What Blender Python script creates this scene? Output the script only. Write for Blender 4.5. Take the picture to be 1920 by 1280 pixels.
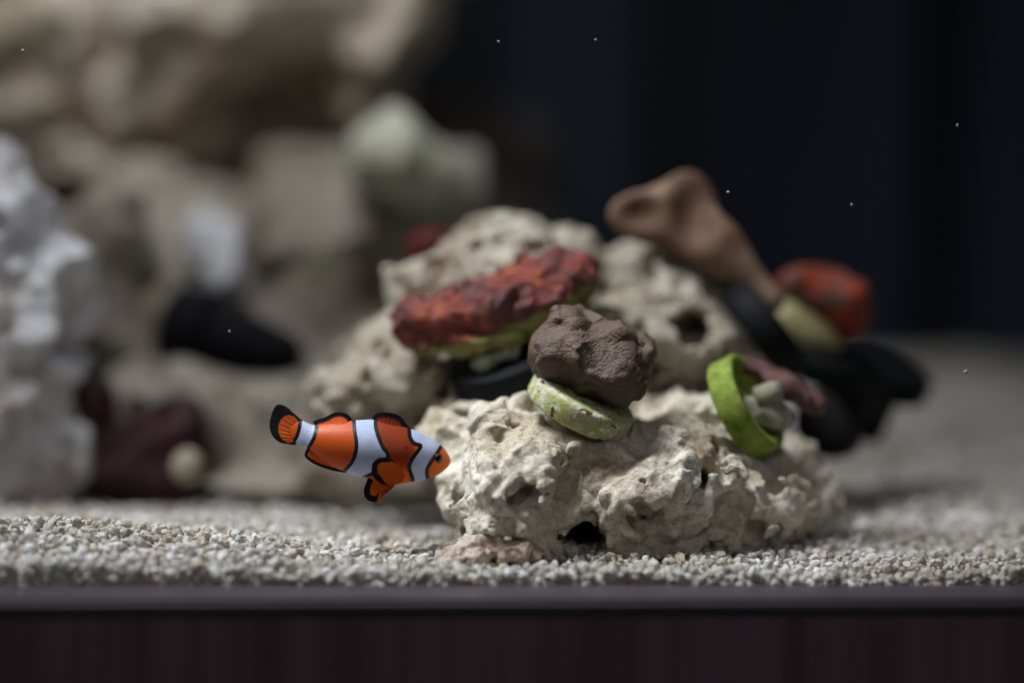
import bpy, math
import numpy as np
from mathutils import Matrix, Vector

scene = bpy.context.scene
for o in list(bpy.data.objects):
    bpy.data.objects.remove(o)

# ------------------------------------------------------------------ camera
FOCUS = 0.70                      # metres to the fish
FRAME_W = 0.26                    # width of the frame at the fish
LENS = 36.0 * FOCUS / FRAME_W
FPX = 1920 * LENS / 36.0          # focal length in photograph pixels
PITCH = math.radians(-4.2)
ROLL = math.radians(0.60)
GLASS_D = 0.672
TANK_YAW = math.radians(4.0)
_f = np.array([0, math.cos(PITCH), math.sin(PITCH)])
_r0 = np.array([1.0, 0, 0])
_u0 = np.cross(_r0, _f)
_r = _r0 * math.cos(ROLL) + _u0 * math.sin(ROLL)
_u = -_r0 * math.sin(ROLL) + _u0 * math.cos(ROLL)
# world z = 0 is the cabinet ledge where it meets the glass
_rel = _f * GLASS_D - _u * (1095 - 640) / FPX * GLASS_D
CAM = np.array([0.0, 0.0, -_rel[2]])

def near(D):
    """the drawing's distances, drawn in towards the focus"""
    if D <= 0.70: return D
    return 0.70 + (D - 0.70) * 0.54 if D < 0.95 else 0.835 + (D - 0.95) * 1.35

def W(px, py, D):
    """a place in the tank, given as seen from the front at distance D"""
    D = near(D)
    return CAM + _f * D + _r * (px - 960) / FPX * D - _u * (py - 640) / FPX * D

def PX(D):
    return near(D) / FPX          # metres per photograph pixel at distance D

cam_data = bpy.data.cameras.new("camera")
cam = bpy.data.objects.new("camera", cam_data)
scene.collection.objects.link(cam)
cam_data.lens = LENS
cam_data.sensor_width = 36.0
cam_data.clip_start = 0.02
cam_data.clip_end = 20.0
cam_data.dof.use_dof = True
cam_data.dof.focus_distance = 0.698
cam_data.dof.aperture_fstop = 2.6
m = Matrix.Identity(4)
for i in range(3):
    m[i][0] = _r[i]; m[i][1] = _u[i]; m[i][2] = -_f[i]; m[i][3] = CAM[i]
cam.matrix_world = m
scene.camera = cam

# ------------------------------------------------------------------ light
world = bpy.data.worlds.new("World")
scene.world = world
world.use_nodes = True
bg = world.node_tree.nodes["Background"]
bg.inputs[0].default_value = (0.75, 0.85, 1.0, 1)
bg.inputs[1].default_value = 0.030

def area_light(name, loc, target, sx, sy, power, color):
    # sx runs along the tank, sy into it
    d = bpy.data.lights.new(name, 'AREA')
    d.shape = 'RECTANGLE'; d.size = sx; d.size_y = sy
    d.energy = power; d.color = color
    o = bpy.data.objects.new(name, d)
    scene.collection.objects.link(o)
    o.location = loc
    z_ = (Vector(loc) - Vector(target)).normalized()
    x_ = (Vector((1, 0, 0)) - z_ * z_.x).normalized()
    o.rotation_euler = Matrix((x_, z_.cross(x_), z_)).transposed().to_euler()
    return o

area_light("tank_lamp", (-0.17, 0.685, 0.36), (-0.005, 0.697, 0.03), 0.34, 0.05, 0.32, (0.94, 0.97, 1.0)).data.spread = math.radians(54)
area_light("rear_tank_lamp", (-0.12, 0.76, 0.52), (-0.10, 0.93, 0.20), 0.30, 0.06, 0.52, (0.92, 0.95, 1.0)).data.spread = math.radians(80)
area_light("room_lamp", (0.1, -0.6, 0.9), (0.0, 0.62, -0.02), 0.6, 0.6, 1.9, (1.0, 0.93, 0.92))

scene.view_settings.view_transform = 'Standard'
scene.view_settings.look = 'None'
scene.view_settings.exposure = 0.0
scene.view_settings.gamma = 1.0
scene.render.resolution_x = 1024
scene.render.resolution_y = 682

# ------------------------------------------------------------------ helpers
COL = scene.collection

def tag(o, label=None, cat=None, group=None, kind=None):
    if label: o["label"] = label
    if cat: o["category"] = cat
    if group: o["group"] = group
    if kind: o["kind"] = kind
    return o

def empty(name, loc, label, cat, group=None):
    o = bpy.data.objects.new(name, None)
    o.empty_display_size = 0.005
    o.location = [float(c) for c in loc]
    COL.objects.link(o)
    return tag(o, label, cat, group)

def root_loc(o):
    while o.parent: o = o.parent
    return np.array(o.location)

def mesh(name, verts, faces, mat, parent=None, loc=None, smooth=True, attrs=None):
    """verts in world metres; the object's origin is loc, or its parent's origin"""
    verts = np.asarray(verts, dtype=np.float64)
    org = root_loc(parent) if parent is not None else (np.array(loc) if loc is not None else np.zeros(3))
    me = bpy.data.meshes.new(name)
    v = (verts - org).astype(np.float32)
    if isinstance(faces, np.ndarray):
        n, k = faces.shape
        me.vertices.add(len(v)); me.vertices.foreach_set("co", v.ravel())
        me.loops.add(n * k); me.loops.foreach_set("vertex_index", faces.astype(np.int32).ravel())
        me.polygons.add(n)
        me.polygons.foreach_set("loop_start", np.arange(0, n * k, k, dtype=np.int32))
        me.polygons.foreach_set("loop_total", np.full(n, k, dtype=np.int32))
        me.update(calc_edges=True)
    else:
        me.from_pydata([tuple(p) for p in v], [], faces)
    me.validate()
    me.polygons.foreach_set("use_smooth", np.full(len(me.polygons), smooth, dtype=bool))
    for an, arr in (attrs or {}).items():
        a = me.attributes.new(an, 'FLOAT', 'POINT')
        a.data.foreach_set("value", np.asarray(arr, dtype=np.float32))
    me.materials.append(mat)
    o = bpy.data.objects.new(name, me)
    COL.objects.link(o)
    if parent is not None: o.parent = parent
    else: o.location = [float(c) for c in org]
    return o

def box(name, lo, hi, mat, parent=None, rot=0.0, pivot=(0, 0, 0), bevel=0.0):
    import bmesh
    bm = bmesh.new()
    bmesh.ops.create_cube(bm, size=1.0)
    for v in bm.verts:
        v.co = Vector([lo[i] + (v.co[i] + .5) * (hi[i] - lo[i]) for i in range(3)])
    if bevel:
        bmesh.ops.bevel(bm, geom=bm.edges[:], offset=bevel, segments=3, affect='EDGES')
    bm.normal_update()
    vs = np.array([v.co[:] for v in bm.verts])
    fs = [[v.index for v in f.verts] for f in bm.faces]
    bm.free()
    c, s = math.cos(rot), math.sin(rot)
    vs = np.stack([vs[:, 0] * c - vs[:, 1] * s, vs[:, 0] * s + vs[:, 1] * c, vs[:, 2]], 1) + np.array(pivot)
    return mesh(name, vs, fs, mat, parent, smooth=False)

# ---- noise on a regular grid (cubic value noise) --------------------------
def cubic_up(a, axis, n, step, off):
    t = off + np.arange(n) * step
    i = np.floor(t).astype(int); f = (t - i)
    L = a.shape[axis]
    w = [((1 - f) ** 3) / 6, (3 * f ** 3 - 6 * f ** 2 + 4) / 6, (-3 * f ** 3 + 3 * f ** 2 + 3 * f + 1) / 6, f ** 3 / 6]
    sh = [1, 1, 1]; sh[axis] = n
    out = 0
    for k in range(4):
        out = out + np.take(a, np.clip(i + k, 0, L - 1), axis=axis) * w[k].reshape(sh).astype(np.float32)
    return out

def gnoise(shape, h, wl, rng):
    a = rng.uniform(-1, 1, [int(n * h / wl) + 6 for n in shape]).astype(np.float32)
    for ax in range(3):
        a = cubic_up(a, ax, shape[ax], h / wl, rng.uniform(0, 1))
    return a * 1.9

def surface_nets(f, org, h):
    s = f < 0
    n = np.array(f.shape)
    c = np.zeros(n - 1, dtype=np.int8)
    for dx in (0, 1):
        for dy in (0, 1):
            for dz in (0, 1):
                c += s[dx:n[0] - 1 + dx, dy:n[1] - 1 + dy, dz:n[2] - 1 + dz]
    act = (c > 0) & (c < 8)
    ii = np.argwhere(act)
    vid = -np.ones(act.shape, dtype=np.int64)
    vid[act] = np.arange(len(ii))
    acc = np.zeros((len(ii), 3)); cnt = np.zeros(len(ii))
    corners = [(a, b, d) for a in (0, 1) for b in (0, 1) for d in (0, 1)]
    val = {k: f[ii[:, 0] + k[0], ii[:, 1] + k[1], ii[:, 2] + k[2]] for k in corners}
    for k in corners:
        for ax in range(3):
            if k[ax] == 0:
                q = list(k); q[ax] = 1; q = tuple(q)
                a, b = val[k], val[q]
                m_ = (a < 0) != (b < 0)
                t = np.where(m_, a / np.where(a == b, 1, a - b), 0)
                p = np.array(k, dtype=float) + np.outer(t, np.eye(3)[ax])
                acc += p * m_[:, None]; cnt += m_
    verts = (ii + acc / cnt[:, None]) * h + org
    quads = []
    for ax in range(3):
        o1, o2 = (ax + 1) % 3, (ax + 2) % 3
        sl0 = [slice(1, -1)] * 3; sl1 = [slice(1, -1)] * 3
        sl0[ax] = slice(0, -1); sl1[ax] = slice(1, None)
        a = s[tuple(sl0)]; b = s[tuple(sl1)]
        for flip in (False, True):
            e = np.argwhere((a & ~b) if not flip else (~a & b))
            if not len(e): continue
            base = e.copy(); base[:, o1] += 1; base[:, o2] += 1
            def cell(d1, d2):
                q = base.copy(); q[:, o1] += d1; q[:, o2] += d2
                return vid[q[:, 0], q[:, 1], q[:, 2]]
            q = np.stack([cell(-1, -1), cell(0, -1), cell(0, 0), cell(-1, 0)], 1)
            quads.append(q[:, ::-1] if flip else q)
    return verts, np.concatenate(quads)

def smin(a, b, k):
    h = np.clip(.5 + .5 * (b - a) / k, 0, 1)
    return b * (1 - h) + a * h - k * h * (1 - h)

class Field:
    """signed distance field on a voxel grid, shaped from blobs given by place and size"""
    def __init__(self, lo, hi, h, seed):
        self.h = h; self.lo = np.array(lo, dtype=float)
        self.shape = tuple(int(x) for x in np.ceil((np.array(hi) - self.lo) / h) + 1)
        ax = [np.float32(self.lo[i] + np.arange(self.shape[i]) * h) for i in range(3)]
        self.X, self.Y, self.Z = ax[0][:, None, None], ax[1][None, :, None], ax[2][None, None, :]
        self.d = np.full(self.shape, 1e3, dtype=np.float32)
        self.rng = np.random.default_rng(seed)
    def ell(self, c, r, rot=0.0):
        x, y, z = self.X - c[0], self.Y - c[1], self.Z - c[2]
        if rot:
            cs, sn = math.cos(rot), math.sin(rot)
            x, z = x * cs + z * sn, -x * sn + z * cs
        k0 = np.sqrt((x / r[0]) ** 2 + (y / r[1]) ** 2 + (z / r[2]) ** 2) + 1e-6
        k1 = np.sqrt((x / r[0] ** 2) ** 2 + (y / r[1] ** 2) ** 2 + (z / r[2] ** 2) ** 2) + 1e-6
        return (k0 * (k0 - 1) / k1).astype(np.float32)
    def cap(self, a, b, ra, rb):
        a = np.array(a); b = np.array(b); ab = b - a; L = float(ab @ ab)
        x, y, z = self.X - a[0], self.Y - a[1], self.Z - a[2]
        t = np.clip((x * ab[0] + y * ab[1] + z * ab[2]) / L, 0, 1)
        return (np.sqrt((x - t * ab[0]) ** 2 + (y - t * ab[1]) ** 2 + (z - t * ab[2]) ** 2) - (ra + (rb - ra) * t)).astype(np.float32)
    def add(self, d, k): self.d = smin(self.d, d, k)
    def cut(self, d, k): self.d = -smin(-self.d, d, k)
    def noise(self, wl, amp, ridged=False):
        n = gnoise(self.shape, self.h, wl, self.rng)
        if ridged: n = 1 - 2 * np.abs(n)
        self.d += amp * n
    def pits(self, n, rmin, rmax, k=0.0, depth=0.5):
        near = np.argwhere(np.abs(self.d) < self.h)
        pick = near[self.rng.integers(0, len(near), n)]
        for p in pick:
            r = rmin * (rmax / rmin) ** (self.rng.random() ** 1.6)
            q = p + self.rng.normal(0, 1, 3) * r / self.h * (1 - depth)
            w = int(r * 1.6 / self.h) + 3
            a = np.maximum(np.floor(q - w).astype(int), 0); b = np.minimum(np.floor(q + w).astype(int) + 1, self.shape)
            if np.any(a >= b): continue
            g = [np.arange(a[i], b[i]) - q[i] for i in range(3)]
            e = self.rng.uniform(.7, 1.35, 3)
            dd = np.sqrt((g[0][:, None, None] * e[0]) ** 2 + (g[1][None, :, None] * e[1]) ** 2 + (g[2][None, None, :] * e[2]) ** 2) * self.h - r
            sl = tuple(slice(a[i], b[i]) for i in range(3))
            self.d[sl] = -smin(-self.d[sl], dd.astype(np.float32), max(k, self.h * 1.2))
    def close(self):
        d = self.d
        d[0] = d[-1] = 1; d[:, 0] = d[:, -1] = 1; d[:, :, 0] = d[:, :, -1] = 1
        return surface_nets(d, self.lo, self.h)

def blobs_to_field(blobs, h, seed, pad=0.006, k=0.006, zmin=-0.02):
    """blobs: (px, py, D, rx, ry, rdepth[, rot]) sizes in photograph pixels at that distance"""
    lo = np.full(3, 1e9); hi = -lo; B = []
    for b in blobs:
        c = W(b[0], b[1], b[2]); s = PX(b[2]); r = np.array([b[3] * s, b[5] * s, b[4] * s])
        rr = r if len(b) < 7 else np.array([max(r[0], r[2]), r[1], max(r[0], r[2])])
        lo = np.minimum(lo, c - rr); hi = np.maximum(hi, c + rr)
        B.append((c, r, b[6] if len(b) > 6 else 0.0))
    lo -= pad; hi += pad
    lo[2] = max(lo[2], zmin)
    F = Field(lo, hi, h, seed)
    for c, r, rot in B: F.add(F.ell(c, r, rot), k)
    return F

# ------------------------------------------------------------------ materials
class NT:
    def __init__(self, name):
        self.m = bpy.data.materials.new(name); self.m.use_nodes = True
        self.t = self.m.node_tree; self.n = self.t.nodes; self.l = self.t.links
        self.b = self.n["Principled BSDF"]
    def node(self, typ, **kw):
        x = self.n.new(typ)
        for k, v in kw.items(): setattr(x, k, v)
        return x
    def link(self, a, b): self.l.new(a, b)
    def coord(self, scale=1.0):
        tc = self.node("ShaderNodeNewGeometry")
        mp = self.node("ShaderNodeMapping"); mp.inputs["Scale"].default_value = (scale,) * 3 if not isinstance(scale, tuple) else scale
        self.link(tc.outputs["Position"], mp.inputs["Vector"]); return mp.outputs["Vector"]
    def noise(self, vec, scale, detail=4, rough=.55, dist=0.0):
        x = self.node("ShaderNodeTexNoise"); x.inputs["Scale"].default_value = scale
        x.inputs["Detail"].default_value = detail; x.inputs["Roughness"].default_value = rough
        x.inputs["Distortion"].default_value = dist
        if vec is not None: self.link(vec, x.inputs["Vector"])
        return x.outputs["Fac"]
    def voro(self, vec, scale, feature='F1'):
        x = self.node("ShaderNodeTexVoronoi", feature=feature); x.inputs["Scale"].default_value = scale
        self.link(vec, x.inputs["Vector"]); return x.outputs["Distance"]
    def ramp(self, fac, stops, interp='LINEAR'):
        x = self.node("ShaderNodeValToRGB"); x.color_ramp.interpolation = interp
        e = x.color_ramp.elements
        while len(e) < len(stops): e.new(0.5)
        for el, (p, c) in zip(e, stops):
            el.position = p; el.color = (c if len(c) == 4 else (*c, 1)) if isinstance(c, tuple) else (c, c, c, 1)
        self.link(fac, x.inputs["Fac"]); return x.outputs["Color"]
    def mix(self, fac, a, b, mode='MIX'):
        x = self.node("ShaderNodeMix", data_type='RGBA', blend_type=mode)
        for sock, v in ((x.inputs["Factor"], fac), (x.inputs[6], a), (x.inputs[7], b)):
            if hasattr(v, "links") or isinstance(v, bpy.types.NodeSocket): self.link(v, sock)
            else: sock.default_value = v if not isinstance(v, tuple) else ((*v, 1) if len(v) == 3 else v)
        return x.outputs[2]
    def math(self, op, a, b=None, clamp=False):
        x = self.node("ShaderNodeMath", operation=op, use_clamp=clamp)
        for i, v in enumerate((a, b)):
            if v is None: continue
            if isinstance(v, bpy.types.NodeSocket): self.link(v, x.inputs[i])
            else: x.inputs[i].default_value = v
        return x.outputs[0]
    def attr(self, name):
        x = self.node("ShaderNodeAttribute", attribute_name=name); return x.outputs["Fac"]
    def step(self, v, a, b):
        x = self.node("ShaderNodeMapRange", interpolation_type='SMOOTHSTEP')
        self.link(v, x.inputs["Value"]); x.inputs["From Min"].default_value = a; x.inputs["From Max"].default_value = b
        return x.outputs["Result"]
    def bump(self, height, dist, strength=1.0, prev=None):
        x = self.node("ShaderNodeBump"); x.inputs["Distance"].default_value = dist; x.inputs["Strength"].default_value = strength
        self.link(height, x.inputs["Height"])
        if prev is not None: self.link(prev, x.inputs["Normal"])
        return x.outputs["Normal"]
    def done(self, color, rough=0.85, normal=None, spec=0.2):
        if isinstance(color, bpy.types.NodeSocket): self.link(color, self.b.inputs["Base Color"])
        else: self.b.inputs["Base Color"].default_value = (*color, 1)
        if isinstance(rough, bpy.types.NodeSocket): self.link(rough, self.b.inputs["Roughness"])
        else: self.b.inputs["Roughness"].default_value = rough
        self.b.inputs["Specular IOR Level"].default_value = spec
        if normal is not None: self.link(normal, self.b.inputs["Normal"])
        return self.m

def rock_mat(name, pale, mid, tan, green=(0.30, 0.34, 0.14), green_amt=0.5, fine=1.0, seed=0.0):
    t = NT(name)
    v = t.coord(1.0)
    sh = t.node("ShaderNodeVectorMath", operation='ADD'); sh.inputs[1].default_value = (seed, seed * .7, -seed)
    t.link(v, sh.inputs[0]); v = sh.outputs[0]
    big = t.noise(v, 34 * fine, 5, .6, .6)
    c = t.mix(t.ramp(big, [(0.36, 0.0), (0.60, 1.0)]), mid, pale)
    stain = t.noise(v, 62 * fine, 6, .62, 1.0)
    c = t.mix(t.ramp(stain, [(0.50, 0.0), (0.66, 0.85)]), c, tan)
    g = t.noise(v, 95 * fine, 4, .6, .3)
    c = t.mix(t.ramp(g, [(0.60, 0.0), (0.72, green_amt)]), c, green)
    speck = t.noise(v, 900 * fine, 3, .6)
    c = t.mix(t.ramp(speck, [(0.30, 0.55), (0.48, 0.0)]), c, (tan[0] * .45, tan[1] * .45, tan[2] * .42))
    h1 = t.voro(v, 520 * fine)
    h2 = t.noise(v, 420 * fine, 6, .7)
    h3 = t.noise(v, 1500 * fine, 3, .6)
    n = t.bump(h2, 0.0016 / fine, 0.75)
    n = t.bump(h1, 0.0007 / fine, 0.45, n)
    n = t.bump(h3, 0.0004 / fine, 0.6, n)
    return t.done(c, 0.92, n, 0.12)

def plain(name, col, rough=.6, spec=.3, var=.25, scale=200, bump=0.0003):
    t = NT(name); v = t.coord()
    n = t.noise(v, scale, 5, .6)
    c = t.mix(t.ramp(n, [(.3, 0.0), (.7, 1.0)]), tuple(x * (1 - var) for x in col), tuple(min(1, x * (1 + var)) for x in col))
    return t.done(c, rough, t.bump(t.noise(v, scale * 4, 4, .6), bump, .6), spec)

# ------------------------------------------------------------------ tank frame
G = W(960, 1095, GLASS_D)
TU = np.array([math.cos(TANK_YAW), math.sin(TANK_YAW), 0.0])     # along the front glass
TV = np.array([-math.sin(TANK_YAW), math.cos(TANK_YAW), 0.0])    # into the tank
def TW(u, v, z): return G + TU * np.asarray(u)[..., None] + TV * np.asarray(v)[..., None] + np.array([0, 0, 1.0]) * np.asarray(z)[..., None]

# cabinet of dark laminate
t = NT("dark_laminate")
v = t.coord((1, 1, 0.05))
g1 = t.noise(v, 95, 3, .5); g2 = t.noise(v, 420, 3, .6)
c = t.mix(t.ramp(g1, [(.35, 0.0), (.65, 1.0)]), (0.105, 0.058, 0.070), (0.175, 0.108, 0.128))
c = t.mix(t.ramp(g2, [(.45, 0.0), (.7, 0.6)]), c, (0.125, 0.083, 0.098))
laminate = t.done(c, 0.55, None, 0.25)
t = NT("ledge_laminate")
v = t.coord((0.05, 1, 1))
g1 = t.noise(v, 300, 3, .5)
c = t.mix(t.ramp(g1, [(.35, 0.0), (.65, 1.0)]), (0.050, 0.040, 0.052), (0.068, 0.056, 0.070))
ledge_mat = t.done(c, 0.42, None, 0.4)

cab = empty("cabinet", TW(0.0, 0.1, -0.16), "dark plum brown wood grain cabinet carrying the fish tank", "cabinet")
box("top_board", (-0.6, -0.012, -0.020), (0.6, 0.62, -0.0095), laminate, cab, TANK_YAW, G)
box("ledge_board", (-0.6, -0.021, -0.0045), (0.6, 0.0012, -0.0003), ledge_mat, cab, TANK_YAW, G, bevel=0.0012)
box("front_panel", (-0.6, -0.0200, -0.16), (0.6, -0.0125, -0.0046), laminate, cab, TANK_YAW, G, bevel=0.0004)

# back wall and floor of the tank
t = NT("back_panel")
v = t.coord((1, 1, 0.02))
n1 = t.noise(v, 14, 3, .5)
back_mat = t.done(t.mix(t.ramp(n1, [(.42, 0.0), (.60, 1.0)]), (0.0022, 0.0040, 0.009), (0.024, 0.035, 0.058)), 0.55, None, 0.2)
bw = box("back_wall", (-0.6, 0.60, 0.0), (0.6, 0.606, 0.5), back_mat, None, TANK_YAW, G)
tag(bw, "dark navy blue back panel of the fish tank", "back wall", kind="structure")

# ------------------------------------------------------------------ gravel
def smooth(x, a, b):
    t_ = np.clip((x - a) / (b - a), 0, 1); return t_ * t_ * (3 - 2 * t_)

_rg = np.random.default_rng(5)
_ph = _rg.uniform(0, 6.28, (14,)); _fr = _rg.uniform(25, 170, (14, )); _an = _rg.uniform(0, 6.28, (14,))
def bed(u, v):
    left = 1 - smooth(u, -0.13, 0.0)
    right = smooth(u, 0.02, 0.14)
    left = left * (1 - smooth(v, 0.08, 0.16))
    z = 0.0015 + 0.0055 * left * smooth(v, 0.0, 0.028) * (1 - 0.8 * smooth(v, 0.03, 0.07))
    z = z + 0.0025 * left + 0.0012 * right - 0.003 * smooth(v, 0.06, 0.14) * (1 - right)
    z = z + 0.005 * smooth(v, 0.05, 0.42) * (0.08 + 0.92 * smooth(u, -0.02, 0.12))
    for p, f, a in zip(_ph, _fr, _an):
        z = z + 0.02 / f * np.sin(f * (u * math.cos(a) + v * math.sin(a)) + p)
    return z

def ico(level):
    import bmesh
    bm = bmesh.new(); bmesh.ops.create_icosphere(bm, subdivisions=level, radius=1.0)
    vs = np.array([q.co[:] for q in bm.verts]); fs = np.array([[q.index for q in f.verts] for f in bm.faces]); bm.free()
    return vs, fs

def grain_variants(level, n, rng):
    vs, fs = ico(level); out = []
    for i in range(n):
        p = vs * rng.uniform(.62, 1.15, 3)
        for k in range(9):
            nn = rng.normal(size=3); nn /= np.linalg.norm(nn)
            dd = rng.uniform(.42, .8)
            p = p - np.maximum(p @ nn - dd, 0)[:, None] * nn
        p += rng.normal(0, .035, p.shape)
        out.append(p)
    return np.array(out), fs

def rand_rot(n, rng):
    q = rng.normal(size=(n, 4)); q /= np.linalg.norm(q, axis=1)[:, None]
    w, x, y, z = q.T
    return np.stack([np.stack([1 - 2 * (y * y + z * z), 2 * (x * y - z * w), 2 * (x * z + y * w)], 1),
                     np.stack([2 * (x * y + z * w), 1 - 2 * (x * x + z * z), 2 * (y * z - x * w)], 1),
                     np.stack([2 * (x * z - y * w), 2 * (y * z + x * w), 1 - 2 * (x * x + y * y)], 1)], 1)

def scatter(P, R, level, rng):
    var, fs = grain_variants(level, 24, rng)
    n = len(P); nv = var.shape[1]
    vs = var[rng.integers(0, 24, n)]
    vs = np.einsum('nij,nkj->nki', rand_rot(n, rng), vs) * R[:, None, None] + P[:, None, :]
    F = fs[None] + (np.arange(n) * nv)[:, None, None]
    tone = np.repeat(rng.random(n), nv); hue = np.repeat(rng.random(n), nv)
    return vs.reshape(-1, 3), F.reshape(-1, 3), tone, hue

def jitter(u0, u1, v0, v1, s, rng):
    gu, gv = np.meshgrid(np.arange(u0, u1, s), np.arange(v0, v1, s))
    u = gu.ravel() + rng.uniform(-.55, .55, gu.size) * s; v_ = gv.ravel() + rng.uniform(-.55, .55, gv.size) * s
    return u, v_

rng = np.random.default_rng(11)
Ps, Rs = [], []
for layer in range(2):
    u, v_ = jitter(-0.165, 0.165, 0.0022, 0.085, 0.0023, rng)
    v_ = np.maximum(v_, 0.0018)
    r = rng.uniform(.0009, .0020, u.size) * rng.uniform(.8, 1.1, u.size)
    z = bed(u, v_) - layer * 0.0016 + rng.uniform(-.0014, .0011, u.size)
    Ps.append(TW(u, v_, z)); Rs.append(r)
for layer in range(6):                                            # against the glass
    u = np.arange(-0.165, 0.165, 0.0019); u = u + rng.uniform(-.0009, .0009, u.size)
    v_ = rng.uniform(.0016, .0024, u.size)
    z = -0.0006 + layer * 0.0018 + rng.uniform(-.0006, .0006, u.size)
    k = z < bed(u, v_) + 0.0004
    Ps.append(TW(u[k], v_[k], z[k])); Rs.append(rng.uniform(.0010, .0017, k.sum()))
A = scatter(np.concatenate(Ps), np.concatenate(Rs), 2, rng)
u, v_ = jitter(-0.24, 0.25, 0.085, 0.58, 0.0036, rng)
k = np.abs(u) < 0.16 + 0.2 * v_
u, v_ = u[k], v_[k]
Bq = scatter(TW(u, v_, bed(u, v_) + rng.uniform(-.0008, .0008, u.size)), rng.uniform(.0015, .0028, u.size), 1, rng)

t = NT("coral_gravel")
tone = t.attr("tone"); hue = t.attr("hue")
c = t.ramp(tone, [(0.0, (0.34, 0.325, 0.30)), (0.35, (0.53, 0.51, 0.48)), (0.75, (0.68, 0.67, 0.65)), (1.0, (0.80, 0.80, 0.79))])
c = t.mix(t.ramp(hue, [(0.84, 0.0), (0.90, 0.5), (1.0, 0.75)]), c, (0.46, 0.34, 0.22))
v = t.coord(); nn = t.noise(v, 1600, 4, .6)
c = t.mix(t.ramp(nn, [(.3, .35), (.55, 0.0)]), c, (0.36, 0.33, 0.28))
c = t.mix(t.ramp(t.noise(v, 22, 4, .6), [(.42, 0.0), (.62, .6)]), c, (0.34, 0.295, 0.23))
gravel_mat = t.done(c, 0.75, t.bump(nn, 0.0003, .6), 0.25)
gr = mesh("gravel", np.concatenate([A[0], Bq[0]]), np.concatenate([A[1], Bq[1] + len(A[0])]), gravel_mat, loc=G, smooth=False,
          attrs={"tone": np.concatenate([A[2], Bq[2]]), "hue": np.concatenate([A[3], Bq[3]])})
tag(gr, "pale crushed coral gravel covering the tank floor", "gravel", kind="stuff")

gu, gv = np.meshgrid(np.linspace(-0.55, 0.55, 130), np.concatenate([[0.0017], np.linspace(0.0018, 0.5995, 110)]), indexing='ij')
idx = np.arange(gu.size).reshape(gu.shape)
q = np.stack([idx[:-1, :-1], idx[1:, :-1], idx[1:, 1:], idx[:-1, 1:]], -1).reshape(-1, 4)
fl = mesh("tank_floor", TW(gu.ravel(), gv.ravel(), np.where(gv < 0.00175, -0.006, bed(gu, gv) - 0.0012).ravel()), q, plain("fine_sand", (0.46, 0.43, 0.38), .9, .1, .3, 700, .0008), loc=G)
tag(fl, "fine pale sand under the gravel", "sand", kind="structure")

# ------------------------------------------------------------------ rocks
PALE, MID, TAN = (0.80, 0.76, 0.66), (0.60, 0.53, 0.41), (0.38, 0.28, 0.175)
rock_near = rock_mat("porous_reef_rock", PALE, MID, TAN, seed=0.3)
rock_mid = rock_mat("weathered_reef_rock", (0.56, 0.52, 0.44), (0.38, 0.325, 0.25), (0.25, 0.18, 0.11), seed=1.7, fine=.9)
rock_over = rock_mat("cream_reef_rock", (0.66, 0.59, 0.49), (0.48, 0.405, 0.31), (0.24, 0.16, 0.09), seed=8.2, fine=.4, green_amt=.3)
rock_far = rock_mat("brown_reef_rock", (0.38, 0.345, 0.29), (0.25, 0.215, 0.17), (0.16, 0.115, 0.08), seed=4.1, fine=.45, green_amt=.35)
rock_white = rock_mat("bleached_reef_rock", (0.80, 0.81, 0.86), (0.54, 0.53, 0.54), (0.28, 0.22, 0.16), seed=6.4, fine=.7, green_amt=.15)

def rock(name, label, blobs, h, seed, mat, noises, holes=(), pits=(), k=.006, zmin=-0.004, cat="rock", hk=.002):
    F = blobs_to_field(blobs, h, seed, k=k, zmin=zmin)
    for wl, amp, rd in noises:
        if wl > .005 or len(noises) < 4: F.noise(wl, amp, rd)
    for b in holes:
        s = PX(b[2]); F.cut(F.ell(W(b[0], b[1], b[2]), (b[3] * s, b[5] * s, b[4] * s), b[6] if len(b) > 6 else 0), hk)
    for p in pits: F.pits(*p)
    for wl, amp, rd in noises:
        if wl <= .005 and len(noises) >= 4: F.noise(wl, amp, rd)
    vs, fs = F.close()
    base = vs.mean(0); base[2] = vs[:, 2].min()
    o = mesh(name, vs, fs, mat, loc=base)
    return tag(o, label, cat)

rock("porous_rock", "white porous rock with a small cave at its foot, right of the clownfish",
     [(1130, 915, .757, 240, 135, 260), (1350, 930, .790, 185, 130, 260), (978, 880, .738, 112, 105, 235),
      (958, 955, .728, 96, 62, 200), (868, 830, .770, 72, 62, 110), (1070, 810, .748, 140, 52, 160), (1310, 815, .775, 120, 46, 150),
      (1180, 1020, .757, 230, 60, 230), (1450, 960, .800, 95, 80, 150), (1250, 905, .757, 150, 120, 230), (1000, 812, .716, 34, 36, 60), (935, 800, .720, 26, 32, 60), (1000, 1000, .735, 90, 45, 160)],
     0.00052, 3, rock_near,
     [(0.030, 0.0036, False), (0.015, -0.0034, True), (0.008, 0.0026, True), (0.0045, -0.0016, True), (0.0024, 0.0010, True), (0.0013, 0.0005, False)],
     holes=[(1098, 1015, .715, 44, 46, 330), (1306, 893, .735, 14, 13, 200), (985, 928, .690, 44, 28, 50, .5), (923, 976, .692, 11, 11, 60),
            (1068, 905, .690, 32, 85, 110, -.15), (1210, 960, .700, 40, 50, 40), (1440, 868, .73, 45, 22, 60), (1370, 960, .712, 50, 45, 60)],
     pits=[(240, .0005, .0026), (60, .002, .0045, .0015, .1)], k=.004)
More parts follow.
